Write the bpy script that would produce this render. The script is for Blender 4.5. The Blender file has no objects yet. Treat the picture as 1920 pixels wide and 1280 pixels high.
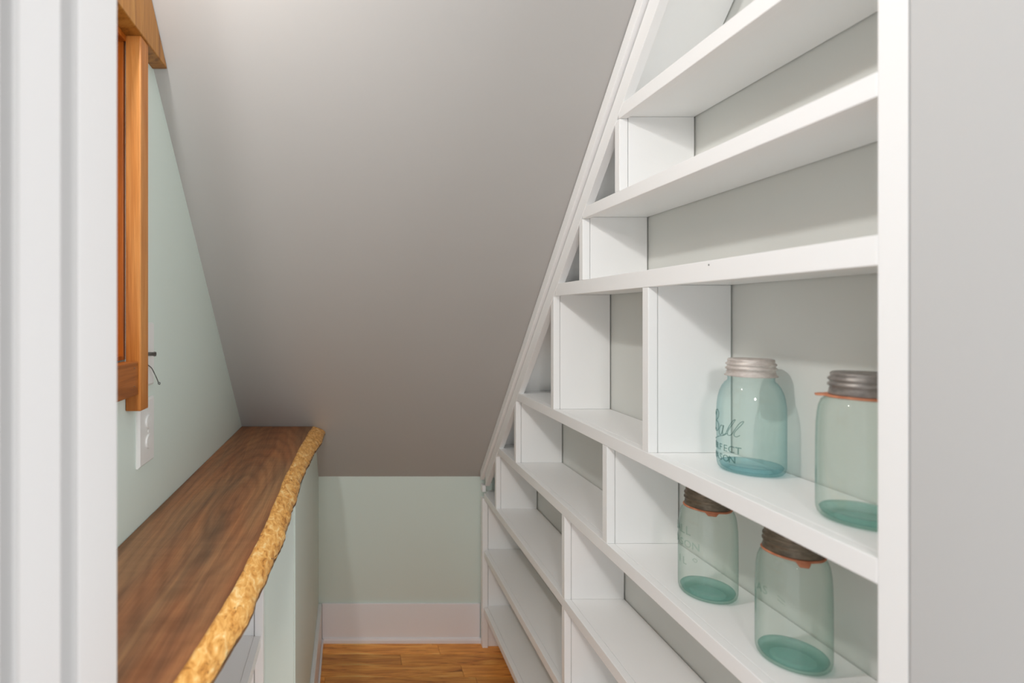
import bpy, bmesh, math, random
from mathutils import Vector, noise

random.seed(7)
C = bpy.context.scene.collection
SC = bpy.context.scene

# ------------------------------------------------------------------ camera, world, lights, exposure
F = 1040.0                      # focal length in pixels of the 1920-wide frame
EYE = 1.32                      # camera height
cam = bpy.data.cameras.new('camera')
cam.sensor_width = 36.0
cam.lens = 36.0 * F / 1920.0
cam.shift_x = (960 - 656) / 1920.0
cam.shift_y = -(640 - 591) / 1920.0
cam.clip_start = 0.02
cam.dof.use_dof = True
cam.dof.focus_distance = 1.25
cam.dof.aperture_fstop = 3.4
co = bpy.data.objects.new('camera', cam)
co.location = (0, 0, EYE)
co.rotation_euler = (math.radians(90), 0, 0)
C.objects.link(co)
SC.camera = co

world = bpy.data.worlds.new('world')
SC.world = world
world.use_nodes = True
bg = world.node_tree.nodes['Background']
bg.inputs['Color'].default_value = (0.955, 0.985, 1.02, 1)      # the bright rooms behind the doorway
bg.inputs['Strength'].default_value = 0.90

def add_fill_bulb(loc, watts, radius):
    l = bpy.data.lights.new('fill_bulb', 'POINT')
    l.energy = watts
    l.shadow_soft_size = radius
    l.color = (1.0, 0.99, 0.975)
    o = bpy.data.objects.new('fill_bulb', l)
    o.location = loc
    C.objects.link(o)
    return o
# powers: ceiling lamp, then the unseen fill lights added outside the doorway
W1, W2, W3 = 5.6, 41.0, 15.5
sl = bpy.data.lights.new('ceiling_lamp', 'AREA')      # directional ceiling lamp just inside the doorway, turned to the shelves
sl.shape = 'DISK'
sl.size = 0.07
sl.energy = W1
sl.color = (1.0, 0.99, 0.975)
so = bpy.data.objects.new('ceiling_lamp', sl)
so.location = (-0.345, 0.61, 2.08)
so.rotation_euler = Vector((0.46, 0.20, -0.86)).to_track_quat('-Z', 'Y').to_euler()
C.objects.link(so)
add_fill_bulb((-0.16, -1.20, 1.90), W2, 0.12)  # unseen fill added behind the camera to brighten camera-facing surfaces
# unseen area light added on the right to brighten the left wall
al = bpy.data.lights.new('left_wall_fill', 'AREA')
al.shape = 'RECTANGLE'
al.size, al.size_y = 1.1, 1.3
al.energy = W3
al.color = (0.97, 0.99, 1.0)
ao = bpy.data.objects.new('left_wall_fill', al)
ao.location = (1.25, -0.35, 1.45)
ao.rotation_euler = (math.radians(90), 0, math.radians(48))
C.objects.link(ao)

vs = SC.view_settings
vs.view_transform = 'Standard'
vs.look = 'None'
vs.exposure = 0.0
vs.gamma = 1.0
vs.use_curve_mapping = False
SC.cycles.use_denoising = True
SC.cycles.max_bounces = 10
SC.cycles.diffuse_bounces = 6
SC.cycles.transparent_max_bounces = 24
SC.cycles.sample_clamp_indirect = 6.0

# ------------------------------------------------------------------ materials
def lin(*c):
    return tuple(((v / 255) / 12.92 if v / 255 <= 0.04045 else ((v / 255 + 0.055) / 1.055) ** 2.4) for v in c) + (1.0,)

class N:
    """small node-building helper"""
    def __init__(s, name):
        s.m = bpy.data.materials.new(name)
        s.m.use_nodes = True
        s.t = s.m.node_tree
        s.b = s.t.nodes['Principled BSDF']
        s.out = s.t.nodes['Material Output']
    def n(s, kind, **kw):
        x = s.t.nodes.new(kind)
        for k, v in kw.items():
            setattr(x, k, v)
        return x
    def l(s, a, b):
        s.t.links.new(a, b)
    def coords(s, scale, rot=(0, 0, 0), off=None):
        tc = s.n('ShaderNodeTexCoord')
        mp = s.n('ShaderNodeMapping')
        mp.inputs['Scale'].default_value = scale
        mp.inputs['Rotation'].default_value = rot
        s.l(tc.outputs['Object'], mp.inputs['Vector'])
        return mp.outputs['Vector']
    def noise(s, vec, scale, detail=4, rough=0.55, dist=0.0):
        x = s.n('ShaderNodeTexNoise')
        x.inputs['Scale'].default_value = scale
        x.inputs['Detail'].default_value = detail
        x.inputs['Roughness'].default_value = rough
        x.inputs['Distortion'].default_value = dist
        s.l(vec, x.inputs['Vector'])
        return x.outputs['Fac']
    def ramp(s, fac, stops):
        x = s.n('ShaderNodeValToRGB')
        e = x.color_ramp.elements
        while len(e) < len(stops):
            e.new(0.5)
        for k, (p, c) in enumerate(stops):
            e[k].position = p
            e[k].color = c
        s.l(fac, x.inputs['Fac'])
        return x.outputs['Color']
    def mix(s, fac, a, b, mode='MIX'):
        x = s.n('ShaderNodeMix', data_type='RGBA', blend_type=mode)
        for sock, v in ((x.inputs[0], fac), (x.inputs[6], a), (x.inputs[7], b)):
            if isinstance(v, (int, float)):
                sock.default_value = v
            elif isinstance(v, tuple):
                sock.default_value = v
            else:
                s.l(v, sock)
        return x.outputs[2]
    def bump(s, h, strength=0.2, dist=0.001):
        x = s.n('ShaderNodeBump')
        x.inputs['Strength'].default_value = strength
        x.inputs['Distance'].default_value = dist
        s.l(h, x.inputs['Height'])
        s.l(x.outputs['Normal'], s.b.inputs['Normal'])

def paint(name, col, rough=0.5, orange=0.12, scale=420, spec=0.4):
    s = N(name)
    v = s.coords((1, 1, 1))
    big = s.noise(v, 3.0, 2)
    a = tuple(c * 0.985 for c in col[:3]) + (1,)
    s.l(s.mix(big, a, col), s.b.inputs['Base Color'])
    s.b.inputs['Roughness'].default_value = rough
    s.b.inputs['Specular IOR Level'].default_value = spec
    s.bump(s.noise(v, scale, 2), orange, 0.0004)
    return s.m

def wood(name, stops, grain=(60, 2.2, 60), rough=0.42, fine=(900, 14, 900), vary=0.0, spec=0.35, bump=0.25, swirl=1.2, knots=None):
    """grain runs along the axis with the small scale"""
    s = N(name)
    v = s.coords(grain)
    g = s.noise(v, 1.0, 6, 0.6, swirl)
    c = s.ramp(g, stops)
    vf = s.coords(fine)
    fg = s.noise(vf, 1.0, 3)
    dark = s.ramp(fg, [(0.35, (0.72, 0.70, 0.68, 1)), (0.6, (1, 1, 1, 1))])
    c = s.mix(0.55, c, dark, 'MULTIPLY')
    if vary:
        oi = s.n('ShaderNodeObjectInfo')
        hs = s.n('ShaderNodeHueSaturation')
        mr = s.n('ShaderNodeMapRange')
        mr.inputs['To Min'].default_value = 1 - vary
        mr.inputs['To Max'].default_value = 1 + vary
        s.l(oi.outputs['Random'], mr.inputs['Value'])
        s.l(mr.outputs['Result'], hs.inputs['Value'])
        s.l(c, hs.inputs['Color'])
        c = hs.outputs['Color']
    s.l(c, s.b.inputs['Base Color'])
    s.b.inputs['Roughness'].default_value = rough
    s.b.inputs['Specular IOR Level'].default_value = spec
    s.bump(fg, bump, 0.0004)
    return s.m

M = {}
M['white'] = paint('white_semigloss_paint', lin(245, 245, 244), 0.38, 0.05, 300)
M['jamb'] = paint('white_door_paint', lin(228, 226, 225), 0.4, 0.05, 300)
M['groove_shade'] = paint('grey_shade_paint', lin(202, 200, 198), 0.7, 0.0)  # shade of the jamb grooves put into the paint
M['grey_wall'] = paint('pale_grey_wall_paint', lin(196, 196, 195), 0.6, 0.1)
M['ceiling'] = paint('grey_ceiling_paint', lin(184, 182, 179), 0.62, 0.12, 380)
M['mint'] = paint('pale_mint_wall_paint', lin(217, 229, 221), 0.55, 0.12, 380)
M['backing'] = paint('shelf_backing_paint', lin(217, 218, 213), 0.5, 0.08, 380)
M['base'] = paint('baseboard_paint', lin(240, 239, 241), 0.35, 0.04, 300)
M['plastic'] = paint('white_plastic', lin(232, 232, 229), 0.3, 0.0, 300)
M['slot'] = paint('dark_slot', lin(60, 58, 55), 0.5, 0.0)
M['honey'] = wood('honey_pine', [(0.28, lin(156, 88, 32)), (0.5, lin(192, 122, 56)), (0.72, lin(214, 152, 86))], grain=(26, 26, 1.6), fine=(500, 500, 12), rough=0.4)
M['honey_y'] = wood('honey_pine_header', [(0.28, lin(118, 70, 22)), (0.5, lin(172, 114, 44)), (0.72, lin(198, 144, 70))], grain=(26, 30, 1.8), fine=(500, 500, 12), rough=0.4)
M['sillwood'] = wood('honey_pine_sill', [(0.28, lin(120, 66, 26)), (0.5, lin(166, 98, 44)), (0.72, lin(188, 122, 62))], grain=(26, 1.6, 26), fine=(500, 12, 500), rough=0.4)
M['liner'] = wood('stained_orange_wood', [(0.25, lin(128, 62, 12)), (0.55, lin(178, 94, 24)), (0.8, lin(196, 112, 40))], grain=(30, 30, 1.5), fine=(500, 500, 12), rough=0.4)
M['plank'] = wood('walnut_floor_plank', [(0.28, lin(100, 58, 28)), (0.41, lin(218, 140, 66)), (0.54, lin(250, 176, 88)), (0.72, lin(252, 202, 122))], grain=(3.6, 30, 30), fine=(14, 420, 420), rough=0.4, vary=0.2, swirl=1.3)

# slab: walnut heartwood with streaks and a few dark knots
def slab_material():
    s = N('walnut_heartwood')
    v = s.coords((9, 1.0, 9))
    warp = s.noise(v, 0.9, 3, 0.5)
    v2 = s.coords((34, 1.5, 34))
    add = s.n('ShaderNodeVectorMath', operation='MULTIPLY_ADD')
    cmb = s.n('ShaderNodeCombineXYZ')
    s.l(warp, cmb.inputs['X'])
    s.l(cmb.outputs['Vector'], add.inputs[0])
    add.inputs[1].default_value = (5.0, 0, 0)
    s.l(v2, add.inputs[2])
    g = s.noise(add.outputs['Vector'], 1.0, 6, 0.6, 0.8)
    c = s.ramp(g, [(0.25, lin(80, 56, 36)), (0.42, lin(126, 90, 60)), (0.58, lin(154, 112, 74)), (0.78, lin(184, 138, 90))])
    broad = s.noise(s.coords((9, 1.9, 9)), 1.0, 3, 0.5, 0.6)
    red = s.ramp(broad, [(0.38, (0, 0, 0, 1)), (0.62, (1, 1, 1, 1))])
    c = s.mix(red, s.mix(0.35, c, lin(116, 94, 76), 'MIX'), s.mix(0.45, c, lin(150, 88, 56), 'MIX'))
    # a few broad cathedral arches
    wv = s.n('ShaderNodeTexWave', wave_type='RINGS', rings_direction='Z')
    wv.inputs['Scale'].default_value = 1.6
    wv.inputs['Distortion'].default_value = 5.0
    wv.inputs['Detail'].default_value = 3.0
    wv.inputs['Detail Scale'].default_value = 1.1
    s.l(s.coords((11, 2.0, 1)), wv.inputs['Vector'])
    c = s.mix(0.5, c, s.ramp(wv.outputs['Fac'], [(0.0, (0.72, 0.69, 0.66, 1)), (0.5, (1, 1, 1, 1)), (1.0, (1.12, 1.08, 1.02, 1))]), 'MULTIPLY')
    vf = s.coords((520, 12, 520))
    fg = s.noise(vf, 1.0, 3)
    c = s.mix(0.5, c, s.ramp(fg, [(0.35, (0.72, 0.70, 0.68, 1)), (0.6, (1, 1, 1, 1))]), 'MULTIPLY')
    # chatoyant cross figure
    fig = s.noise(s.coords((3, 60, 3)), 1.0, 2)
    c = s.mix(0.35, c, s.ramp(fig, [(0.3, (0.8, 0.8, 0.8, 1)), (0.7, (1.15, 1.12, 1.1, 1))]), 'MULTIPLY')
    vo = s.n('ShaderNodeTexVoronoi')
    vo.inputs['Scale'].default_value = 1.0
    s.l(s.coords((7, 3.2, 1)), vo.inputs['Vector'])
    kn = s.ramp(vo.outputs['Distance'], [(0.03, (0.25, 0.22, 0.2, 1)), (0.075, (1, 1, 1, 1))])
    c = s.mix(0.8, c, kn, 'MULTIPLY')
    s.l(c, s.b.inputs['Base Color'])
    s.b.inputs['Roughness'].default_value = 0.48
    s.b.inputs['Specular IOR Level'].default_value = 0.25
    s.bump(fg, 0.15, 0.0003)
    return s.m
M['slab'] = slab_material()

def sap_material():
    s = N('live_edge_sapwood')
    v = s.coords((90, 40, 90))
    a = s.noise(v, 1.0, 5, 0.62, 0.8)
    c = s.ramp(a, [(0.30, lin(150, 94, 38)), (0.42, lin(214, 150, 72)), (0.56, lin(240, 184, 104)), (0.72, lin(252, 224, 164))])
    bl = s.noise(s.coords((85, 36, 85)), 1.0, 4, 0.6, 1.8)
    c = s.mix(1.0, c, s.ramp(bl, [(0.29, (0.34, 0.25, 0.17, 1)), (0.37, (1, 1, 1, 1))]), 'MULTIPLY')
    # patches of grey-brown inner bark left along the lower half of the edge
    tc = s.n('ShaderNodeTexCoord')
    sp = s.n('ShaderNodeSeparateXYZ')
    s.l(tc.outputs['Object'], sp.inputs[0])
    pn = s.noise(s.coords((22, 17, 22)), 1.0, 4, 0.6, 0.8)
    ma = s.n('ShaderNodeMath', operation='MULTIPLY_ADD')
    s.l(pn, ma.inputs[0])
    ma.inputs[1].default_value = -0.060
    s.l(sp.outputs['Z'], ma.inputs[2])
    mr = s.n('ShaderNodeMapRange')
    mr.inputs['From Min'].default_value = -0.0205
    mr.inputs['From Max'].default_value = -0.0185
    s.l(ma.outputs[0], mr.inputs['Value'])
    c = s.mix(mr.outputs['Result'], s.mix(0.5, c, lin(120, 94, 66)), c)
    s.l(c, s.b.inputs['Base Color'])
    s.b.inputs['Roughness'].default_value = 0.4
    s.bump(a, 0.45, 0.002)
    return s.m
M['sap'] = sap_material()

def bark_material():
    s = N('dark_bark_rim')
    a = s.noise(s.coords((60, 40, 60)), 1.0, 4)
    s.l(s.ramp(a, [(0.3, lin(70, 48, 28)), (0.7, lin(140, 100, 58))]), s.b.inputs['Base Color'])
    s.b.inputs['Roughness'].default_value = 0.7
    return s.m
M['bark'] = bark_material()

def metal(name, c1, c2, rough, met=0.7, scale=60):
    s = N(name)
    a = s.noise(s.coords((1, 1, 2.5)), scale, 4, 0.6)
    s.l(s.ramp(a, [(0.3, c1), (0.7, c2)]), s.b.inputs['Base Color'])
    s.b.inputs['Metallic'].default_value = met
    s.b.inputs['Roughness'].default_value = rough
    s.bump(a, 0.3, 0.0006)
    return s.m
M['zinc_pale'] = metal('pale_zinc', lin(176, 166, 160), lin(214, 207, 200), 0.5, 0.25)
M['zinc'] = metal('tarnished_zinc', lin(120, 114, 110), lin(164, 158, 152), 0.45, 0.5)
M['zinc_brown'] = metal('brown_tarnished_zinc', lin(92, 82, 68), lin(138, 126, 108), 0.5, 0.3)
M['steel'] = metal('dark_steel', lin(90, 94, 92), lin(150, 152, 150), 0.35, 0.9)
s = N('orange_rubber')
s.l(s.ramp(s.noise(s.coords((1, 1, 1)), 90, 3), [(0.3, lin(180, 106, 74)), (0.7, lin(210, 142, 106))]), s.b.inputs['Base Color'])
s.b.inputs['Roughness'].default_value = 0.6
M['rubber'] = s.m
M['vase'] = paint('grey_glaze', lin(186, 184, 182), 0.25, 0.0)

def glass(name, centre, edge, gloss=1.0, haze=0.0, haze_col=(0.7, 0.85, 0.8, 1)):
    """thin-walled tinted glass: light passes straight through, deeper tint where the wall is seen edge-on, glossy surface"""
    s = N(name)
    lw = s.n('ShaderNodeLayerWeight')
    lw.inputs['Blend'].default_value = 0.32
    ripple = s.noise(s.coords((22, 22, 14)), 1.0, 3, 0.5, 0.8)
    mth = s.n('ShaderNodeMath', operation='MULTIPLY_ADD')
    s.l(ripple, mth.inputs[0])
    mth.inputs[1].default_value = 0.14
    s.l(lw.outputs['Facing'], mth.inputs[2])
    col = s.ramp(mth.outputs[0], [(0.30, centre), (0.72, tuple(0.6 * a + 0.4 * b for a, b in zip(centre, edge))), (1.0, edge)])
    tr = s.n('ShaderNodeBsdfTransparent')
    s.l(col, tr.inputs['Color'])
    gl = s.n('ShaderNodeBsdfGlossy')
    gl.inputs['Roughness'].default_value = 0.03
    bp = s.n('ShaderNodeBump')
    bp.inputs['Strength'].default_value = 0.12
    bp.inputs['Distance'].default_value = 0.002
    s.l(ripple, bp.inputs['Height'])
    s.l(bp.outputs['Normal'], gl.inputs['Normal'])
    # Schlick reflectance, the same on both faces of the thin wall
    lf = s.n('ShaderNodeLayerWeight')
    lf.inputs['Blend'].default_value = 0.5
    pw = s.n('ShaderNodeMath', operation='POWER')
    s.l(lf.outputs['Facing'], pw.inputs[0])
    pw.inputs[1].default_value = 5.0
    fm = s.n('ShaderNodeMath', operation='MULTIPLY_ADD')
    s.l(pw.outputs[0], fm.inputs[0])
    fm.inputs[1].default_value = 0.80 * gloss
    fm.inputs[2].default_value = 0.05 * gloss
    mx = s.n('ShaderNodeMixShader')
    s.l(fm.outputs[0], mx.inputs['Fac'])
    s.l(tr.outputs[0], mx.inputs[1])
    s.l(gl.outputs[0], mx.inputs[2])
    df = s.n('ShaderNodeBsdfDiffuse')
    df.inputs['Color'].default_value = haze_col
    tl = s.n('ShaderNodeBsdfTranslucent')
    tl.inputs['Color'].default_value = haze_col
    m2 = s.n('ShaderNodeMixShader')
    s.l(df.outputs[0], m2.inputs[1])
    s.l(tl.outputs[0], m2.inputs[2])
    m3 = s.n('ShaderNodeMixShader')
    m3.inputs['Fac'].default_value = haze
    s.l(mx.outputs[0], m3.inputs[1])
    s.l(m2.outputs[0], m3.inputs[2])
    s.l(m3.outputs[0], s.out.inputs['Surface'])
    return s.m
M['glass_aqua'] = glass('aqua_jar_glass', (0.93, 0.985, 0.972, 1), (0.24, 0.50, 0.55, 1), 0.9, 0.09, (0.60, 0.84, 0.82, 1))
M['glass_green'] = glass('pale_green_jar_glass', (0.945, 0.98, 0.958, 1), (0.32, 0.52, 0.46, 1), 0.9, 0.07, (0.72, 0.86, 0.79, 1))
M['base_aqua'] = glass('aqua_jar_base_glass', (0.80, 0.93, 0.95, 1), (0.42, 0.66, 0.72, 1), 0.9, 0.14, (0.22, 0.50, 0.54, 1))
M['base_green'] = glass('teal_jar_base_glass', (0.78, 0.93, 0.905, 1), (0.36, 0.62, 0.58, 1), 0.9, 0.14, (0.17, 0.44, 0.41, 1))
M['letter'] = glass('embossed_glass', (0.60, 0.71, 0.70, 1), (0.30, 0.44, 0.44, 1), 0.6)
M['letter_soft'] = glass('embossed_pale_glass', (0.88, 0.93, 0.91, 1), (0.50, 0.64, 0.60, 1), 0.6)
M['pane'] = glass('window_glass', (0.95, 0.97, 0.96, 1), (0.8, 0.86, 0.84, 1), 1.0)

# ------------------------------------------------------------------ building helpers
def root(name, loc, label=None, cat=None, group=None, kind=None):
    o = bpy.data.objects.new(name, None)
    o.empty_display_size = 0.05
    o.location = loc
    C.objects.link(o)
    tag(o, label, cat, group, kind)
    return o

def tag(o, label=None, cat=None, group=None, kind=None):
    for k, v in (('label', label), ('category', cat), ('group', group), ('kind', kind)):
        if v:
            o[k] = v
    return o

def world_loc(o):
    p = Vector((0, 0, 0))
    while o is not None:
        p = p + o.location
        o = o.parent
    return p

def mesh(name, verts, faces, mat, parent=None, loc=None, smooth=False, bevel=0.0, mats=None, fmat=None):
    """verts are in room coordinates; the object's origin goes to loc (or its parent's origin)"""
    if parent is not None:
        base = world_loc(parent)
        lo = Vector((0, 0, 0))
        if loc is not None:
            lo = Vector(loc) - base
            base = Vector(loc)
    else:
        base = Vector(loc if loc is not None else (0, 0, 0))
        lo = base
    me = bpy.data.meshes.new(name)
    me.from_pydata([tuple(Vector(v) - base) for v in verts], [], faces)
    for m in (mats or [mat]):
        me.materials.append(m)
    bm = bmesh.new()
    bm.from_mesh(me)
    if fmat:
        bm.faces.ensure_lookup_table()
        for k, v in enumerate(fmat):
            bm.faces[k].material_index = v
    if not any(e.is_boundary for e in bm.edges):
        bmesh.ops.recalc_face_normals(bm, faces=bm.faces)
    if bevel:
        bmesh.ops.bevel(bm, geom=list(bm.edges), offset=bevel, segments=2, profile=0.6, affect='EDGES', clamp_overlap=True)
    for f_ in bm.faces:
        f_.smooth = smooth
    bm.to_mesh(me)
    bm.free()
    o = bpy.data.objects.new(name, me)
    o.location = lo
    if parent is not None:
        o.parent = parent
    C.objects.link(o)
    return o

BOXF = [(0, 3, 2, 1), (4, 5, 6, 7), (0, 1, 5, 4), (1, 2, 6, 5), (2, 3, 7, 6), (3, 0, 4, 7)]
def box(name, a, b, mat, parent=None, bevel=0.0008, loc=None):
    (x0, y0, z0), (x1, y1, z1) = a, b
    v = [(x0, y0, z0), (x1, y0, z0), (x1, y1, z0), (x0, y1, z0), (x0, y0, z1), (x1, y0, z1), (x1, y1, z1), (x0, y1, z1)]
    return mesh(name, v, BOXF, mat, parent, loc, bevel=bevel)

def hexa(name, v8, mat, parent=None, bevel=0.0008, loc=None):
    return mesh(name, v8, BOXF, mat, parent, loc, bevel=bevel)

def prism_x(name, poly, x0, x1, mat, parent=None, bevel=0.0, loc=None):
    """poly is a list of (y, z); extruded from x0 to x1"""
    n = len(poly)
    v = [(x0, y, z) for y, z in poly] + [(x1, y, z) for y, z in poly]
    f_ = [tuple(range(n))[::-1], tuple(range(n, 2 * n))] + [(k, (k + 1) % n, n + (k + 1) % n, n + k) for k in range(n)]
    return mesh(name, v, f_, mat, parent, loc, bevel=bevel)

def lathe(name, prof, centre, mat, parent=None, seg=64, smooth=True, wob=None):
    cx, cy, cz = centre
    v, f_ = [], []
    for r, z in prof:
        for k in range(seg):
            a = 2 * math.pi * k / seg
            rr, zz = (r, z) if wob is None else wob(r, z, a)
            v.append((cx + rr * math.cos(a), cy + rr * math.sin(a), cz + zz))
    for j in range(len(prof) - 1):
        for k in range(seg):
            k2 = (k + 1) % seg
            f_.append((j * seg + k, j * seg + k2, (j + 1) * seg + k2, (j + 1) * seg + k))
    f_.append(tuple(range(seg))[::-1])
    f_.append(tuple((len(prof) - 1) * seg + k for k in range(seg)))
    return mesh(name, v, f_, mat, parent, None, smooth)

def tube(pts, r, sides=6):
    v, f_ = [], []
    n = len(pts)
    P = [Vector(p) for p in pts]
    for i, p in enumerate(P):
        t = (P[min(i + 1, n - 1)] - P[max(i - 1, 0)]).normalized()
        up = Vector((0.3, 0.1, 0.95)) if abs(t.z) < 0.9 else Vector((1, 0.2, 0))
        u = t.cross(up).normalized()
        w = t.cross(u).normalized()
        for k in range(sides):
            a = 2 * math.pi * k / sides
            v.append(tuple(p + u * r * math.cos(a) + w * r * math.sin(a)))
    for i in range(n - 1):
        for k in range(sides):
            k2 = (k + 1) % sides
            f_.append((i * sides + k, i * sides + k2, (i + 1) * sides + k2, (i + 1) * sides + k))
    f_.append(tuple(range(sides))[::-1])
    f_.append(tuple((n - 1) * sides + k for k in range(sides)))
    return v, f_

def spline(pts, per=8):
    """Catmull-Rom through 2-D or 3-D points"""
    P = [Vector(p) if len(p) == 3 else Vector((p[0], p[1], 0)) for p in pts]
    P = [P[0] * 2 - P[1]] + P + [P[-1] * 2 - P[-2]]
    out = []
    for i in range(1, len(P) - 2):
        for k in range(per):
            t = k / per
            a, b, c, d = P[i - 1], P[i], P[i + 1], P[i + 2]
            out.append(0.5 * ((2 * b) + (c - a) * t + (2 * a - 5 * b + 4 * c - d) * t * t + (3 * b - a - 3 * c + d) * t ** 3))
    out.append(P[-2])
    return out

# ------------------------------------------------------------------ room shell
WALL_Y = 2.246
def pitch(x):                                   # the ceiling is very slightly twisted
    return 0.99 + (0.53 - x) / 0.92 * 0.04
def ceil_z(x, y):
    return 0.668 + pitch(x) * (WALL_Y - y)
def ceil_y(x, z):
    return WALL_Y - (z - 0.668) / pitch(x)
def left_x(y):                                  # left wall runs a hair off square
    return -0.401 + (y - 0.952) * 0.0102

# floor: sub-floor and single planks laid across the room
floor = box('floor', (-0.46, 0.30, -0.04), (0.75, 2.30, -0.014), M['plank'], bevel=0)
tag(floor, 'brown wood plank floor between the knee wall and shelving', kind='structure')
row_edges = [2.26, 2.232 - 0.0, 2.168, 2.098, 2.030]
row_edges = [2.262, 2.222, 2.162, 2.094, 2.026]
while row_edges[-1] > 0.36:
    row_edges.append(row_edges[-1] - 0.068)
fixed = {0: [0.33], 1: [0.352], 2: [0.196], 3: [0.418]}
for k in range(len(row_edges) - 1):
    y1, y0 = row_edges[k], row_edges[k + 1]
    cuts = fixed.get(k, [random.uniform(-0.1, 0.15), random.uniform(0.35, 0.6)])
    xs = [-0.45] + cuts + [0.74]
    for a, b in zip(xs, xs[1:]):
        box('plank', (a + 0.0005, y0 + 0.0005, -0.014), (b - 0.0005, y1 - 0.0005, 0.0), M['plank'], floor, bevel=0.0007, loc=(a, y0, 0))

# sloped ceiling as a slightly twisted slab
nx, ny = 8, 24
v, f_ = [], []
for lay in (0, 0.05):
    for i in range(nx + 1):
        x = -0.46 + i * (0.76 + 0.46) / nx
        for j in range(ny + 1):
            y = 0.42 + j * (2.262 - 0.42) / ny
            v.append((x, y + lay * 0.7, ceil_z(x, y) + lay * 0.7))
NN = (nx + 1) * (ny + 1)
def gi(l, i, j):
    return l * NN + i * (ny + 1) + j
for i in range(nx):
    for j in range(ny):
        f_.append((gi(0, i, j), gi(0, i, j + 1), gi(0, i + 1, j + 1), gi(0, i + 1, j)))
        f_.append((gi(1, i, j), gi(1, i + 1, j), gi(1, i + 1, j + 1), gi(1, i, j + 1)))
for i in range(nx):
    f_.append((gi(0, i, 0), gi(0, i + 1, 0), gi(1, i + 1, 0), gi(1, i, 0)))
    f_.append((gi(0, i, ny), gi(1, i, ny), gi(1, i + 1, ny), gi(0, i + 1, ny)))
for j in range(ny):
    f_.append((gi(0, 0, j), gi(1, 0, j), gi(1, 0, j + 1), gi(0, 0, j + 1)))
    f_.append((gi(0, nx, j), gi(0, nx, j + 1), gi(1, nx, j + 1), gi(1, nx, j)))
ceiling = mesh('ceiling', v, f_, M['ceiling'], smooth=False)
tag(ceiling, 'grey sloped ceiling falling to the low back wall', kind='structure')

wall_back = box('wall_back', (-0.46, WALL_Y, -0.04), (0.76, WALL_Y + 0.05, 0.70), M['mint'], bevel=0)
tag(wall_back, 'low pale green wall under the sloped ceiling', kind='structure')

# left wall with the window opening; top follows the slope
WY0, WY1, WZ0, WZ1 = 0.56, 1.000, 1.236, 1.822
def lwall_piece(poly):
    return [(left_x(y), y, z) for y, z in poly]
pieces = [
    [(0.40, 0), (WY0, 0), (WY0, ceil_z(-0.4, WY0) + 0.02), (0.40, ceil_z(-0.4, 0.40) + 0.02)],
    [(WY1, 0), (2.26, 0), (2.26, ceil_z(-0.4, 2.26) + 0.02), (WY1, ceil_z(-0.4, WY1) + 0.02)],
    [(WY0, 0), (WY1, 0), (WY1, WZ0), (WY0, WZ0)],
    [(WY0, WZ1), (WY1, WZ1), (WY1, ceil_z(-0.4, WY1) + 0.02), (WY0, ceil_z(-0.4, WY0) + 0.02)],
]
v, f_ = [], []
for p in pieces:
    b = len(v)
    q = lwall_piece(p)
    v += q + [(x - 0.05, y, z) for x, y, z in q]
    n = len(q)
    f_ += [tuple(b + k for k in range(n)), tuple(b + n + k for k in range(n))[::-1]]
    f_ += [(b + k, b + n + k, b + n + (k + 1) % n, b + (k + 1) % n) for k in range(n)]
wall_left = mesh('wall_left', v, f_, M['mint'])
tag(wall_left, 'pale green wall with the wooden window above the counter', kind='structure')

# knee wall carrying the far end of the counter
KX = -0.1266
slab_bot = 0.8776
yk = ceil_y(-0.2, slab_bot)
knee = prism_x('wall_knee', [(1.2845, 0), (WALL_Y, 0), (WALL_Y, 0.666), (yk, slab_bot), (1.2845, slab_bot)], -0.386, KX, M['mint'])
bm = bmesh.new(); bm.from_mesh(knee.data)
ed = [e for e in bm.edges if all(abs(vv.co.x - KX) < 1e-4 and abs(vv.co.y - 1.2845) < 1e-4 for vv in e.verts)]
bmesh.ops.bevel(bm, geom=ed, offset=0.004, segments=3, affect='EDGES')
bm.to_mesh(knee.data); bm.free()
tag(knee, 'pale green knee wall under the far end of the counter', kind='structure')

# baseboards with shoe moulding
bb = root('baseboard_back', (0.2, WALL_Y, 0), 'white baseboard along the low back wall', kind='structure')
box('board', (-0.112, 2.238, 0), (0.526, WALL_Y, 0.157), M['base'], bb, 0.002)
prism_x('shoe_moulding', [(2.238, 0), (2.231, 0), (2.2305, 0.012), (2.233, 0.019), (2.238, 0.021)], -0.108, 0.527, M['base'], bb)
bl = root('baseboard_left', (KX, 1.8, 0), 'white baseboard along the knee wall', kind='structure')
box('board', (KX, 1.2855, 0), (-0.1130, 2.2395, 0.157), M['base'], bl, 0.002)
box('shoe_moulding', (-0.1130, 1.2855, 0), (-0.1060, 2.2330, 0.018), M['base'], bl, 0.003)

# right-hand wall surface at the doorway and the wall behind the shelves
wr = box('wall_right', (0.5285, 0.41, 0), (0.60, 0.5240, 2.42), M['grey_wall'], bevel=0.0015)
tag(wr, 'pale grey wall surface beside the white shelf post', kind='structure')
wb = box('wall_shelf_side', (0.6815, 0.40, -0.03), (0.74, 2.26, 2.42), M['backing'], bevel=0)
tag(wb, 'pale wall behind the open shelves', kind='structure')

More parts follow.
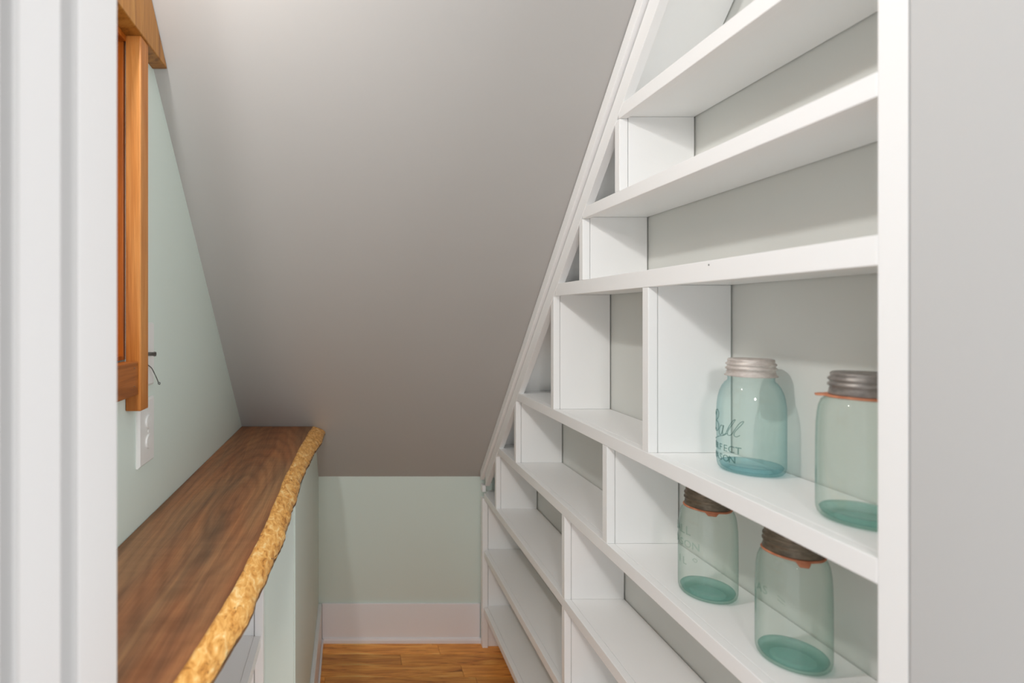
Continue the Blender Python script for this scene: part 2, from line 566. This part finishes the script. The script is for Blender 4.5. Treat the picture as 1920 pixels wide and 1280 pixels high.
# doorway on the left: jamb with a stop, both white
dj = root('door_1', (-0.238, 0.30, 0), 'white painted door frame with a stop at the left of the doorway', kind='structure')
box('jamb', (-0.300, 0.2000, 0), (-0.2385, 0.5345, 2.30), M['jamb'], dj, 0.0015)
box('door_stop', (-0.2380, 0.4575, 0), (-0.2240, 0.5345, 2.30), M['jamb'], dj, 0.0015)
box('rebate_strip', (-0.2380, 0.3730, 0), (-0.2268, 0.4360, 2.30), M['jamb'], dj, 0.002)
for y_, x_ in ((0.4545, -0.2242), (0.3700, -0.2225)):  # grey strips standing in for shade on the camera-facing groove faces
    se = box('shade_strip', (-0.2380, y_, 0), (x_, y_ + 0.0028, 2.30), M['groove_shade'], dj, 0)
    se['label'] = 'grey strip painted as the shade of the jamb groove'
box('casing', (-0.2380, 0.2200, 0), (-0.2245, 0.3560, 2.30), M['jamb'], dj, 0.002)  # board added out of view to block light from the groove behind it

# ------------------------------------------------------------------ window with rustic wooden casing
win = root('window_1', (-0.395, 0.78, 1.24), 'wooden framed window on the pale green wall, with rustic honey casing', kind='structure')
box('casing_board', (left_x(1.0) + 0.0005, 0.988, 1.149), (-0.3724, 1.026, 1.819), M['honey'], win, 0.0025)
box('casing_board', (left_x(0.56) - 0.004, 0.530, 1.149), (-0.3724, 0.572, 1.819), M['honey'], win, 0.0025)
hx0, hx1 = left_x(1.0) - 0.001, -0.3697
hz = 1.819
hy = ceil_y(-0.38, hz) - 0.004
prism_x('header_board', [(0.50, hz), (hy, hz), (ceil_y(-0.38, 2.02) - 0.004, 2.02), (0.50, 2.02)], hx0, hx1, M['honey_y'], win, 0.002)
sill = box('sill_board', (left_x(0.9) - 0.004, 0.573, 1.179), (-0.3765, 0.9875, 1.238), M['sillwood'], win, 0.002)
for z in (1.228, 1.196):
    lathe('nail_head', [(0.0012, -0.0004), (0.0012, 0.0004)], (-0.376, 0.968, z), M['steel'], sill, 10)
box('liner', (-0.470, 0.9895, 1.240), (-0.4045, 0.9995, 1.820), M['liner'], win, 0.001)
box('liner', (-0.470, 0.5605, 1.240), (-0.4065, 0.5700, 1.820), M['liner'], win, 0.001)
box('liner', (-0.470, 0.5705, 1.808), (-0.3990, 0.9890, 1.8188), M['liner'], win, 0.001)
box('liner', (-0.470, 0.5705, 1.240), (-0.4045, 0.9890, 1.248), M['liner'], win, 0.001)
sash = box('sash_stile', (-0.452, 0.955, 1.2485), (-0.424, 0.9835, 1.8005), M['liner'], win, 0.001)
box('sash_stile', (-0.452, 0.5705, 1.2485), (-0.424, 0.5990, 1.8075), M['liner'], win, 0.001)
box('sash_rail', (-0.452, 0.5992, 1.770), (-0.424, 0.9548, 1.8005), M['liner'], win, 0.001)
box('sash_rail', (-0.452, 0.5992, 1.2485), (-0.424, 0.9548, 1.285), M['liner'], win, 0.001)
box('pane', (-0.440, 0.5992, 1.285), (-0.436, 0.9548, 1.770), M['pane'], win, 0)

# ------------------------------------------------------------------ built-in shelves
XF, XN, XB = 0.530, 0.547, 0.6790      # front of nosing, back of nosing, back edge
unit = root('shelving_unit', (0.60, 1.40, 0), 'white built-in open shelving stepped down under the sloped ceiling', 'shelving')
W = M['white']
YN = 0.5573                            # near end at the post
#          bottom z, top z, near-end top z
SHELF = {'A': (1.7070, 1.7330), 'B': (1.5400, 1.5650), 'C': (1.3702, 1.4010), 'D': (1.0497, 1.0755),
         'E': (0.8230, 0.8490), 'F': (0.5940, 0.6180), 'G': (0.3642, 0.3890), 'H': (0.1400, 0.1642)}
for k, (zb, zt) in SHELF.items():
    def yend(x, z):
        return min(ceil_y(x, z + 0.039) - 0.001, 2.228)
    zs = zb + 0.004                    # the board is a little thinner than its nosing
    o = hexa('shelf', [(XN, YN, zs), (XB, YN, zs), (XB, yend(XB, zs), zs), (XN, yend(XN, zs), zs),
                       (XN, YN, zt), (XB, YN, zt), (XB, yend(XB, zt), zt), (XN, yend(XN, zt), zt)], W, unit, 0.0006, loc=(0.6, 1.2, zb))
    ef = yend(XF, zt) - 0.035
    e = hexa('nosing', [(XF, YN, zb), (XN - 0.0004, YN, zb), (XN - 0.0004, ef, zb), (XF, ef, zb),
                        (XF, YN, zt), (XN - 0.0004, YN, zt), (XN - 0.0004, ef, zt), (XF, ef, zt)], W, o, 0.0012)
    if k == 'C':
        lathe('nail_hole', [(0.0012, -0.0012), (0.0012, 0.0012)], (0.5305, 0.819, 1.3945), M['slot'], o, 8)
def divider(y0, y1, low, high):
    z0 = SHELF[low][1] if low else 0.0
    z1 = SHELF[high][0]
    o = box('divider', (XN + 0.0012, y0 + 0.0008, z0 + 0.0004), (XB - 0.001, y1 - 0.0008, z1 + 0.0036), W, unit, 0.0005, loc=(0.6, y0, z0))
    box('nosing', (XF + 0.0004, y0, z0 + 0.0002), (XN, y1, z1 - 0.0002), W, o, 0.0010)
divider(1.0915, 1.1105, 'B', 'A')
divider(1.2642, 1.2832, 'C', 'B')
divider(1.4448, 1.4640, 'D', 'C')
divider(0.9860, 1.0058, 'D', 'C')
divider(1.7723, 1.7920, 'E', 'D')
divider(1.1448, 1.1650, 'E', 'D')
divider(2.0117, 2.0310, 'F', 'E')
divider(1.3711, 1.3890, 'F', 'E')
divider(1.3711, 1.3890, 'G', 'F')
divider(1.3711, 1.3890, 'H', 'G')
# far end: a stile against the back wall and a set-back end panel
box('end_stile', (0.5265, 2.2020, 0.0), (0.5480, 2.2300, 0.5935), W, unit, 0.001)
box('end_stile', (0.5265, 2.2020, 0.6185), (0.5400, 2.2300, 0.6450), W, unit, 0.001)
box('end_panel', (0.5510, 2.2090, 0.1645), (0.6780, 2.2300, 0.3638), W, unit, 0.001)
box('end_panel', (0.5510, 2.2090, 0.3895), (0.6780, 2.2300, 0.5936), W, unit, 0.001)
box('end_panel', (0.5510, 2.2140, 0.0), (0.6780, 2.2300, 0.1396), W, unit, 0.001)
# near post and its return
box('post', (XF, 0.5264, 0.0), (0.5490, 0.5573, 2.16), W, unit, 0.0012)
box('end_panel', (0.5492, 0.5300, 0.0), (0.6780, 0.5560, 2.16), W, unit, 0.0008)
# raking trim under the ceiling: inner board flush with the shelf fronts, outer board proud of it
def rake(name, x0, x1, off0, off1, ya, yb):
    """board lying in the slope, between two vertical drops below the ceiling"""
    poly = []
    for y, off in ((ya, off0), (yb, off0), (yb, off1), (ya, off1)):
        poly.append((y, ceil_z(0.53, y) - off))
    return prism_x(name, poly, x0, x1, W, unit, 0.0010)
rake('raking_trim', 0.5293, 0.5470, 0.0432, 0.0930, 0.5580, 2.166)
rake('raking_trim', 0.5200, 0.5360, 0.0020, 0.0375, 0.5400, 2.212)

prism_x('sloped_panel', [(0.5580, ceil_z(0.6, 0.5580) - 0.039), (2.198, ceil_z(0.6, 2.198) - 0.039), (2.198, ceil_z(0.6, 2.198) - 0.030), (0.5580, ceil_z(0.6, 0.5580) - 0.030)], 0.5475, 0.6790, W, unit)

# ------------------------------------------------------------------ live-edge counter
ct = root('countertop', (-0.25, 1.2, slab_bot), 'dark walnut slab countertop with a golden live edge along the left wall', 'countertop')
ZC = 0.9205
outer = [(0.50, -0.186), (0.60, -0.174), (0.645, -0.1665), (0.7187, -0.1530), (0.8185, -0.1440), (0.93, -0.1350), (1.083, -0.1290), (1.25, -0.1290), (1.483, -0.1265), (1.65, -0.1180), (1.80, -0.1090), (1.92, -0.0950), (2.06, -0.0930)]
inner = [(0.50, -0.200), (0.6034, -0.186), (0.7276, -0.1720), (0.825, -0.1640), (1.013, -0.1560), (1.268, -0.1560), (1.50, -0.1510), (1.75, -0.1430), (1.95, -0.1320), (2.06, -0.1250)]
def interp(t, y):
    for (a, b), (c, d) in zip(t, t[1:]):
        if y <= c:
            u = max(0.0, (y - a) / (c - a))
            return b + (d - b) * u
    return t[-1][1]
NY = 320
ys = [0.53 + k * (2.05 - 0.53) / NY for k in range(NY + 1)]
def smooth_i(t, y):
    return sum(interp(t, y + d) for d in (-0.05, -0.025, 0, 0.025, 0.05)) / 5
def sect(y):
    xi = smooth_i(inner, y) - 0.0055 + 0.0025 * noise.noise(Vector((3.1, y * 9, 0.4))) + 0.001 * noise.noise(Vector((1.1, y * 40, 2.4)))
    xo = smooth_i(outer, y) + 0.0025 + 0.0040 * noise.noise(Vector((7.1, y * 13, 1.4))) + 0.0018 * noise.noise(Vector((2.7, y * 45, 5.0)))
    edge = []
    for k, (u, z) in enumerate([(0.0, 0.0), (0.20, -0.0026), (0.40, -0.0062), (0.60, -0.0106), (0.80, -0.0162), (0.94, -0.0225), (1.0, -0.031), (0.97, -0.037), (0.86, slab_bot - ZC)]):
        x = xi + (xo - xi) * u
        amp = 0 if k in (0, 8) else 0.0016
        edge.append((x + amp * noise.noise(Vector((k * 2.3, y * 55, 9))), z + amp * noise.noise(Vector((k * 1.7, y * 48, 3)))))
    return xi, edge
top_v, top_f, ed_v, ed_f, ed_m = [], [], [], [], []
NXT = 4
for y in ys:
    xi, edge = sect(y)
    yc = lambda z: min(y, ceil_y(-0.25, z) - 0.004)
    xl = left_x(y) + 0.0015
    for k in range(NXT + 1):
        top_v.append((xl + (xi - xl) * k / NXT, yc(ZC), ZC))
    top_v.append((xi, yc(slab_bot), slab_bot))
    top_v.append((xl, yc(slab_bot), slab_bot))
    for x, z in edge:
        ed_v.append((x, yc(ZC + z), ZC + z))
    ed_v.append((xi, yc(slab_bot), slab_bot))
ST, SE = NXT + 3, 10
for j in range(NY):
    for k in range(ST):
        k2 = (k + 1) % ST
        top_f.append((j * ST + k, (j + 1) * ST + k, (j + 1) * ST + k2, j * ST + k2))
    for k in range(SE):
        k2 = (k + 1) % SE
        ed_f.append((j * SE + k, (j + 1) * SE + k, (j + 1) * SE + k2, j * SE + k2))
        ed_m.append(1 if k in (6, 7, 8) else 0)
for base, S_, L_ in ((top_v, ST, top_f), (ed_v, SE, ed_f)):
    L_.append(tuple(range(S_)))
    L_.append(tuple(NY * S_ + k for k in range(S_))[::-1])
ed_m += [0, 0]
mesh('slab', top_v, top_f, M['slab'], ct, None)
le = mesh('live_edge', ed_v, ed_f, M['sap'], ct, None, smooth=True, mats=[M['sap'], M['bark']], fmat=ed_m)
le['label'] = 'golden sapwood live edge with dark bark flecks'

# white open cabinet under the near part of the counter
cab = root('base_cabinet', (-0.30, 0.92, 0), 'white open shelf cabinet under the wooden counter', 'cabinet')
CX = -0.2025
box('end_panel', (-0.388, 1.2650, 0), (CX - 0.016, 1.2835, slab_bot - 0.001), W, cab)
box('face_stile', (CX - 0.0145, 1.2600, 0), (CX + 0.0055, 1.2838, slab_bot - 0.001), W, cab, 0.003)
box('end_panel', (-0.392, 0.5600, 0), (CX - 0.016, 0.5790, slab_bot - 0.001), W, cab)
box('face_stile', (CX - 0.0145, 0.5600, 0), (CX, 0.5840, slab_bot - 0.001), W, cab)
box('top_rail', (CX - 0.0145, 0.5845, slab_bot - 0.040), (CX, 1.2595, slab_bot - 0.001), W, cab)
sh = box('shelf', (-0.388, 0.5795, 0.572), (CX - 0.0155, 1.2645, 0.590), W, cab)
box('nosing', (CX - 0.0150, 0.5845, 0.568), (CX, 1.2595, 0.592), W, sh)
box('back_panel', (-0.3945, 0.5795, 0.02), (-0.3890, 1.2645, slab_bot - 0.001), W, cab, 0)
box('bottom_panel', (-0.388, 0.5795, 0.08), (CX - 0.0155, 1.2645, 0.10), W, cab)
box('toe_board', (CX - 0.030, 0.5845, 0.0), (CX - 0.0155, 1.2595, 0.0795), W, cab)

# ------------------------------------------------------------------ wall plates
def plate(name, y0, y1, z0, z1, label, cat):
    x = left_x((y0 + y1) / 2)
    r = root(name, (x, (y0 + y1) / 2, z0), label, cat)
    d = 0.0065
    i = 0.004
    v = [(x - 0.0005, y0, z0), (x - 0.0005, y1, z0), (x - 0.0005, y1, z1), (x - 0.0005, y0, z1),
         (x + 0.003, y0, z0), (x + 0.003, y1, z0), (x + 0.003, y1, z1), (x + 0.003, y0, z1),
         (x + d, y0 + i, z0 + i), (x + d, y1 - i, z0 + i), (x + d, y1 - i, z1 - i), (x + d, y0 + i, z1 - i)]
    f_ = [(0, 3, 2, 1), (8, 9, 10, 11)]
    for a, b in ((0, 4), (4, 8)):
        f_ += [(a + k, a + (k + 1) % 4, b + (k + 1) % 4, b + k) for k in range(4)]
    mesh('face_plate', v, f_, M['plastic'], r)
    return r, x + d
def disc_x(name, x0, x1, y, z, ry, rz, mat, parent, flat=0.0, seg=24, small=0.9):
    v, f_ = [], []
    for x, s_ in ((x0, 1.0), (x1, small)):
        for k in range(seg):
            a = 2 * math.pi * k / seg
            yy = max(-ry * (1 - flat), min(ry * (1 - flat), ry * math.cos(a)))
            v.append((x, y + yy * s_, z + rz * math.sin(a) * s_))
    f_ = [(k, (k + 1) % seg, seg + (k + 1) % seg, seg + k) for k in range(seg)]
    f_ += [tuple(range(seg))[::-1], tuple(range(seg, 2 * seg))]
    return mesh(name, v, f_, mat, parent)
out, xo_ = plate('wall_outlet', 1.037, 1.117, 1.032, 1.159, 'white duplex wall outlet just above the counter', 'outlet')
for z in (1.1135, 1.0745):
    rc = disc_x('receptacle', xo_ - 0.0005, xo_ + 0.003, 1.083, z, 0.0170, 0.0145, M['plastic'], out)
    for yy in (-0.006, 0.006):
        box('slot', (xo_ + 0.0022, 1.083 + yy - 0.0010, z - 0.001), (xo_ + 0.0032, 1.083 + yy + 0.0010, z + 0.006), M['plastic'], rc, 0)
    disc_x('slot', xo_ + 0.0022, xo_ + 0.0032, 1.083, z - 0.007, 0.0022, 0.0022, M['plastic'], rc, seg=10)
disc_x('screw', xo_ - 0.0003, xo_ + 0.0010, 1.083, 1.094, 0.003, 0.003, M['plastic'], out, seg=12)
sw, xs_ = plate('wall_switch', 1.037, 1.117, 1.182, 1.306, 'white switch plate with a steel stub beside the wooden window casing', 'switch')
for k in range(4):
    disc_x('switch_stub', xs_ - 0.0005 + k * 0.0038, xs_ + 0.0030 + k * 0.0038, 1.083, 1.2445, 0.0040 + (0.0008 if k == 3 else 0), 0.0040 + (0.0008 if k == 3 else 0), M['steel'], sw, seg=14)
pts = spline([(xs_ - 0.001, 1.075, 1.2260), (xs_ + 0.006, 1.083, 1.2170), (xs_ + 0.0105, 1.090, 1.2030), (xs_ + 0.0135, 1.097, 1.1900), (xs_ + 0.0140, 1.099, 1.1835)], 6)
v, f_ = tube(pts, 0.0011, 8)
wire = mesh('wire_hook', v, f_, M['steel'], sw, smooth=True)
pts = spline([(xs_ + 0.0140, 1.099, 1.1850), (xs_ + 0.0160, 1.1005, 1.1830), (xs_ + 0.0160, 1.102, 1.1862), (xs_ + 0.0140, 1.1005, 1.1870)], 6)
v, f_ = tube(pts, 0.0009, 8)
mesh('wire_eye', v, f_, M['steel'], wire, smooth=True)

# ------------------------------------------------------------------ jars
def lid_profile(r, z0, z1, flare):
    """ribbed zinc screw cap"""
    h = z1 - z0
    return [(r * flare, z0), (r * flare, z0 + 0.0012), (r * 1.035, z0 + 0.0035), (r * 1.02, z0 + 0.20 * h + 0.001),
            (r * 1.0, z0 + 0.34 * h), (r * 1.07, z0 + 0.40 * h), (r * 1.07, z0 + 0.48 * h), (r * 1.0, z0 + 0.54 * h),
            (r * 1.0, z0 + 0.60 * h), (r * 1.06, z0 + 0.66 * h), (r * 1.06, z0 + 0.72 * h), (r * 0.985, z0 + 0.78 * h),
            (r * 0.975, z0 + 0.83 * h), (r * 0.99, z0 + 0.90 * h), (r * 0.97, z0 + 0.97 * h), (r * 0.93, z1), (r * 0.55, z1 + 0.0006), (r * 0.3, z1 - 0.0004)]

def jar(centre, r, square, tint, label, group, lid_mat, gasket=None, lid_r=0.0318, dent=0.0, seed=0):
    cx, cy, cz = centre
    t = root('glass_jar', centre, label, 'jar', group)
    neck = 0.0305
    if square:
        sh = [(r * 0.997, 0.090), (r * 0.985, 0.112), (r * 0.962, 0.126), (r * 0.930, 0.135), (r * 0.875, 0.1418), (r * 0.79, 0.1458), (neck, 0.1475)]
    else:
        sh = [(r, 0.096), (r * 0.992, 0.104), (r * 0.965, 0.114), (r * 0.915, 0.124), (r * 0.845, 0.132), (r * 0.76, 0.138), (r * 0.705, 0.1405), (neck, 0.1425), (neck, 0.1465), (neck * 1.03, 0.1480)]
    prof = [(r * 0.60, 0.0012), (r * 0.80, 0.0003), (r * 0.90, 0.0010), (r * 0.965, 0.0045), (r * 0.995, 0.0100), (r, 0.018), (r, 0.05)] + sh
    g = lathe('jar_body', prof, centre, M['glass_' + tint], t, 72)
    # keep the thin shell open at the neck and base, the base is a thick lens of its own
    bm = bmesh.new(); bm.from_mesh(g.data)
    bmesh.ops.delete(bm, geom=[f for f in bm.faces if len(f.verts) > 4], context='FACES_ONLY')
    bm.to_mesh(g.data); bm.free()
    q = r - 0.0028
    basep = [(q * 0.55, 0.0028), (q * 0.80, 0.0020), (q * 0.93, 0.0050), (q * 0.985, 0.0100), (q * 0.95, 0.0118), (q * 0.80, 0.0098), (q * 0.45, 0.0090), (q * 0.1, 0.0102)]
    lathe('jar_base', basep, centre, M['base_' + tint], t, 56)
    z0, z1 = 0.1490, 0.1760
    def wob(rr, zz, a):
        if not dent:
            return rr, zz
        n_ = noise.noise(Vector((math.cos(a) * 2.2 + seed, math.sin(a) * 2.2, zz * 60)))
        n2 = noise.noise(Vector((math.cos(a) * 6 + seed, math.sin(a) * 6, zz * 160)))
        return rr * (1 + dent * n_ + dent * 0.5 * n2), zz + dent * 0.03 * n_ * (1 if zz > z0 + 0.01 else 0.6)
    lathe('lid', lid_profile(lid_r, z0, z1, 1.12 if not gasket else 1.05), centre, lid_mat, t, 80, wob=wob)
    if gasket:
        ga = lathe('rubber_gasket', [(neck + 0.0005, 0.1470), (gasket, 0.1462), (gasket + 0.0008, 0.1474), (gasket, 0.1487), (neck + 0.0005, 0.1489)], centre, M['rubber'], t, 64,
                   wob=lambda rr, zz, a: (rr * (1 + 0.012 * noise.noise(Vector((math.cos(a) * 2 + seed, math.sin(a) * 2, 1)))), zz + 0.0010 * noise.noise(Vector((math.cos(a) * 1.5, math.sin(a) * 1.5 + seed, 4)))))
    return t

def gasket_tab(t, centre, r0, length, ang, drop, width):
    """the pull tab of the rubber ring"""
    cx, cy, cz = centre
    ra, rows = math.radians(ang), []
    d = Vector((math.cos(ra), math.sin(ra), 0)); s_ = Vector((-math.sin(ra), math.cos(ra), 0))
    n = 6
    v = []
    for k in range(n + 1):
        u = k / n
        w = width * (1 - 0.45 * u ** 2) * 0.5
        p = Vector((cx, cy, cz + 0.1476)) + d * (r0 - 0.002 + length * u) + Vector((0, 0, -drop * u * u))
        for sgn in (-1, -0.33, 0.33, 1):
            v.append(tuple(p + s_ * w * sgn + Vector((0, 0, 0.0009))))
        for sgn in (1, 0.33, -0.33, -1):
            v.append(tuple(p + s_ * w * sgn - Vector((0, 0, 0.0009))))
    f_ = []
    for j in range(n):
        for k in range(8):
            k2 = (k + 1) % 8
            f_.append((j * 8 + k, j * 8 + k2, (j + 1) * 8 + k2, (j + 1) * 8 + k))
    f_ += [tuple(range(8))[::-1], tuple(n * 8 + k for k in range(8))]
    mesh('gasket_tab', v, f_, M['rubber'], t, smooth=True)

def on_jar(centre, r, deg, z, lift=0.0006):
    """point on the jar wall; deg is measured from the line towards the doorway, negative to the left"""
    cx, cy, cz = centre
    a = math.atan2(-cy, -cx) + math.radians(deg)
    return (cx + (r + lift) * math.cos(a), cy + (r + lift) * math.sin(a), cz + z)

def strokes(name, t, centre, r, lines, w, mat):
    v, f_ = [], []
    for ln in lines:
        P = [on_jar(centre, r, p.x, p.y / 1000) for p in spline(ln, 7)]
        a, b = tube(P, w, 5)
        f_ += [tuple(len(v) + k for k in q) for q in b]
        v += a
    return mesh(name, v, f_, mat, t, smooth=True)

def block_text(name, t, centre, r, text, degs, zbase, size, mat, mirror=1):
    """raised block capitals wrapped round the glass; degs gives each letter's angle"""
    V, FF = [], []
    for ch, dg in zip(text, degs):
        cu = bpy.data.curves.new('txt', 'FONT')
        cu.body = ch
        cu.size = size / 0.70
        cu.align_x = 'CENTER'
        cu.resolution_u = 3
        cu.extrude = 0.0
        to = bpy.data.objects.new('txt', cu)
        C.objects.link(to)
        dg_ = bpy.context.evaluated_depsgraph_get()
        me = bpy.data.meshes.new_from_object(to.evaluated_get(dg_))
        n = len(V)
        for q in me.vertices:
            V.append(on_jar(centre, r, dg + math.degrees(q.co.x / r), zbase + q.co.y, 0.0007))
        for p in me.polygons:
            FF.append(tuple(n + k for k in p.vertices))
        bpy.data.objects.remove(to)
        bpy.data.curves.remove(cu)
        bpy.data.meshes.remove(me)
    # give the letters a little thickness
    n = len(V)
    cx, cy, _ = centre
    V2 = [(cx + (x - cx) * (r + 0.0002) / (r + 0.0007), cy + (y - cy) * (r + 0.0002) / (r + 0.0007), z) for x, y, z in V]
    cnt = {}
    for f in FF:
        for a, b in zip(f, f[1:] + f[:1]):
            cnt[(a, b)] = 1
    side = [(a, b, b + n, a + n) for a, b in cnt if (b, a) not in cnt]
    return mesh(name, V + V2, FF + [tuple(k + n for k in f)[::-1] for f in FF] + side, mat, t)

DZ, EZ = SHELF['D'][1] + 0.0004, SHELF['E'][1] + 0.0004
# blue-green jar
c1 = (0.6310, 0.873, DZ)
j1 = jar(c1, 0.0452, False, 'aqua', 'blue aqua glass jar with pale zinc lid and script lettering on upper jar shelf', None, M['zinc_pale'], lid_r=0.0312, dent=0.012, seed=1)
script = [
    [(-79, 90), (-82, 76), (-86, 60)],
    [(-86, 84), (-80, 92), (-71, 94), (-64, 89), (-68, 81), (-78, 76), (-70, 75), (-64, 70), (-68, 62), (-78, 59), (-86, 63)],
    [(-50, 71), (-56, 71), (-62, 64), (-62, 57), (-57, 56), (-52, 63), (-49, 72), (-52, 62), (-50, 57), (-44, 60)],
    [(-44, 60), (-38, 70), (-30, 81), (-25, 84), (-28, 79), (-38, 66), (-40, 60), (-36, 58), (-31, 61)],
    [(-31, 61), (-25, 70), (-17, 80), (-11, 83), (-14, 78), (-25, 66), (-27, 60), (-23, 58), (-17, 61)],
    [(-95, 44), (-84, 47), (-66, 52), (-50, 56), (-40, 61)],
]
strokes('script_lettering', j1, c1, 0.0452, script, 0.00055, M['letter'])
block_text('block_lettering', j1, c1, 0.0452, 'PERFECT', [-95, -82.5, -70, -57.5, -45, -32.5, -20], 0.032, 0.0105, M['letter'])
block_text('block_lettering', j1, c1, 0.0452, 'MASON', [-84, -70, -57, -44, -31], 0.0165, 0.0105, M['letter'])
# pale green jar by the post
c2 = (0.6120, 0.660, DZ)
j2 = jar(c2, 0.0450, True, 'green', 'pale green glass jar with grey zinc lid beside the white post on upper jar shelf', None, M['zinc'], gasket=0.0375, lid_r=0.0315, dent=0.014, seed=4)
gasket_tab(j2, c2, 0.0375, 0.0095, math.degrees(math.atan2(-c2[1], -c2[0])) - 82, 0.0005, 0.022)
# two jars on the shelf below
c3 = (0.6060, 0.9400, EZ)
j3 = jar(c3, 0.0433, True, 'green', 'small pale green glass jar with brown lid and raised lettering, further along lower jar shelf', None, M['zinc_brown'], gasket=0.0352, lid_r=0.0322, dent=0.02, seed=8)
gasket_tab(j3, c3, 0.0345, 0.0050, math.degrees(math.atan2(-c3[1], -c3[0])) + 10, 0.0045, 0.020)
block_text('block_lettering', j3, c3, 0.0433, 'BALL', [-84, -69, -54, -39], 0.104, 0.0140, M['letter_soft'])
block_text('block_lettering', j3, c3, 0.0433, 'MASON', [-92, -75, -57, -40, -22], 0.0830, 0.0120, M['letter_soft'])
block_text('block_lettering', j3, c3, 0.0433, 'IL', [-64, -48], 0.0530, 0.0120, M['letter_soft'])
strokes('ring_mark', j3, c3, 0.0433, [[(-28, 66), (-24, 69), (-19, 67), (-22, 63), (-28, 66)]], 0.0005, M['letter_soft'])
c4 = (0.6070, 0.7600, EZ)
j4 = jar(c4, 0.0424, True, 'green', 'pale green glass jar with brown lid, nearest the post on lower jar shelf', None, M['zinc_brown'], gasket=0.0352, lid_r=0.0322, dent=0.02, seed=13)
gasket_tab(j4, c4, 0.0345, 0.0060, math.degrees(math.atan2(-c4[1], -c4[0])) + 18, 0.0060, 0.018)
strokes('raised_mark', j4, c4, 0.0424, [[(-22, 98), (-16, 95), (-11, 92)], [(-22, 93), (-16, 90), (-11, 87)]], 0.0004, M['letter_soft'])
block_text('block_lettering', j4, c4, 0.0424, 'AS', [-58, -44], 0.092, 0.0110, M['letter_soft'])
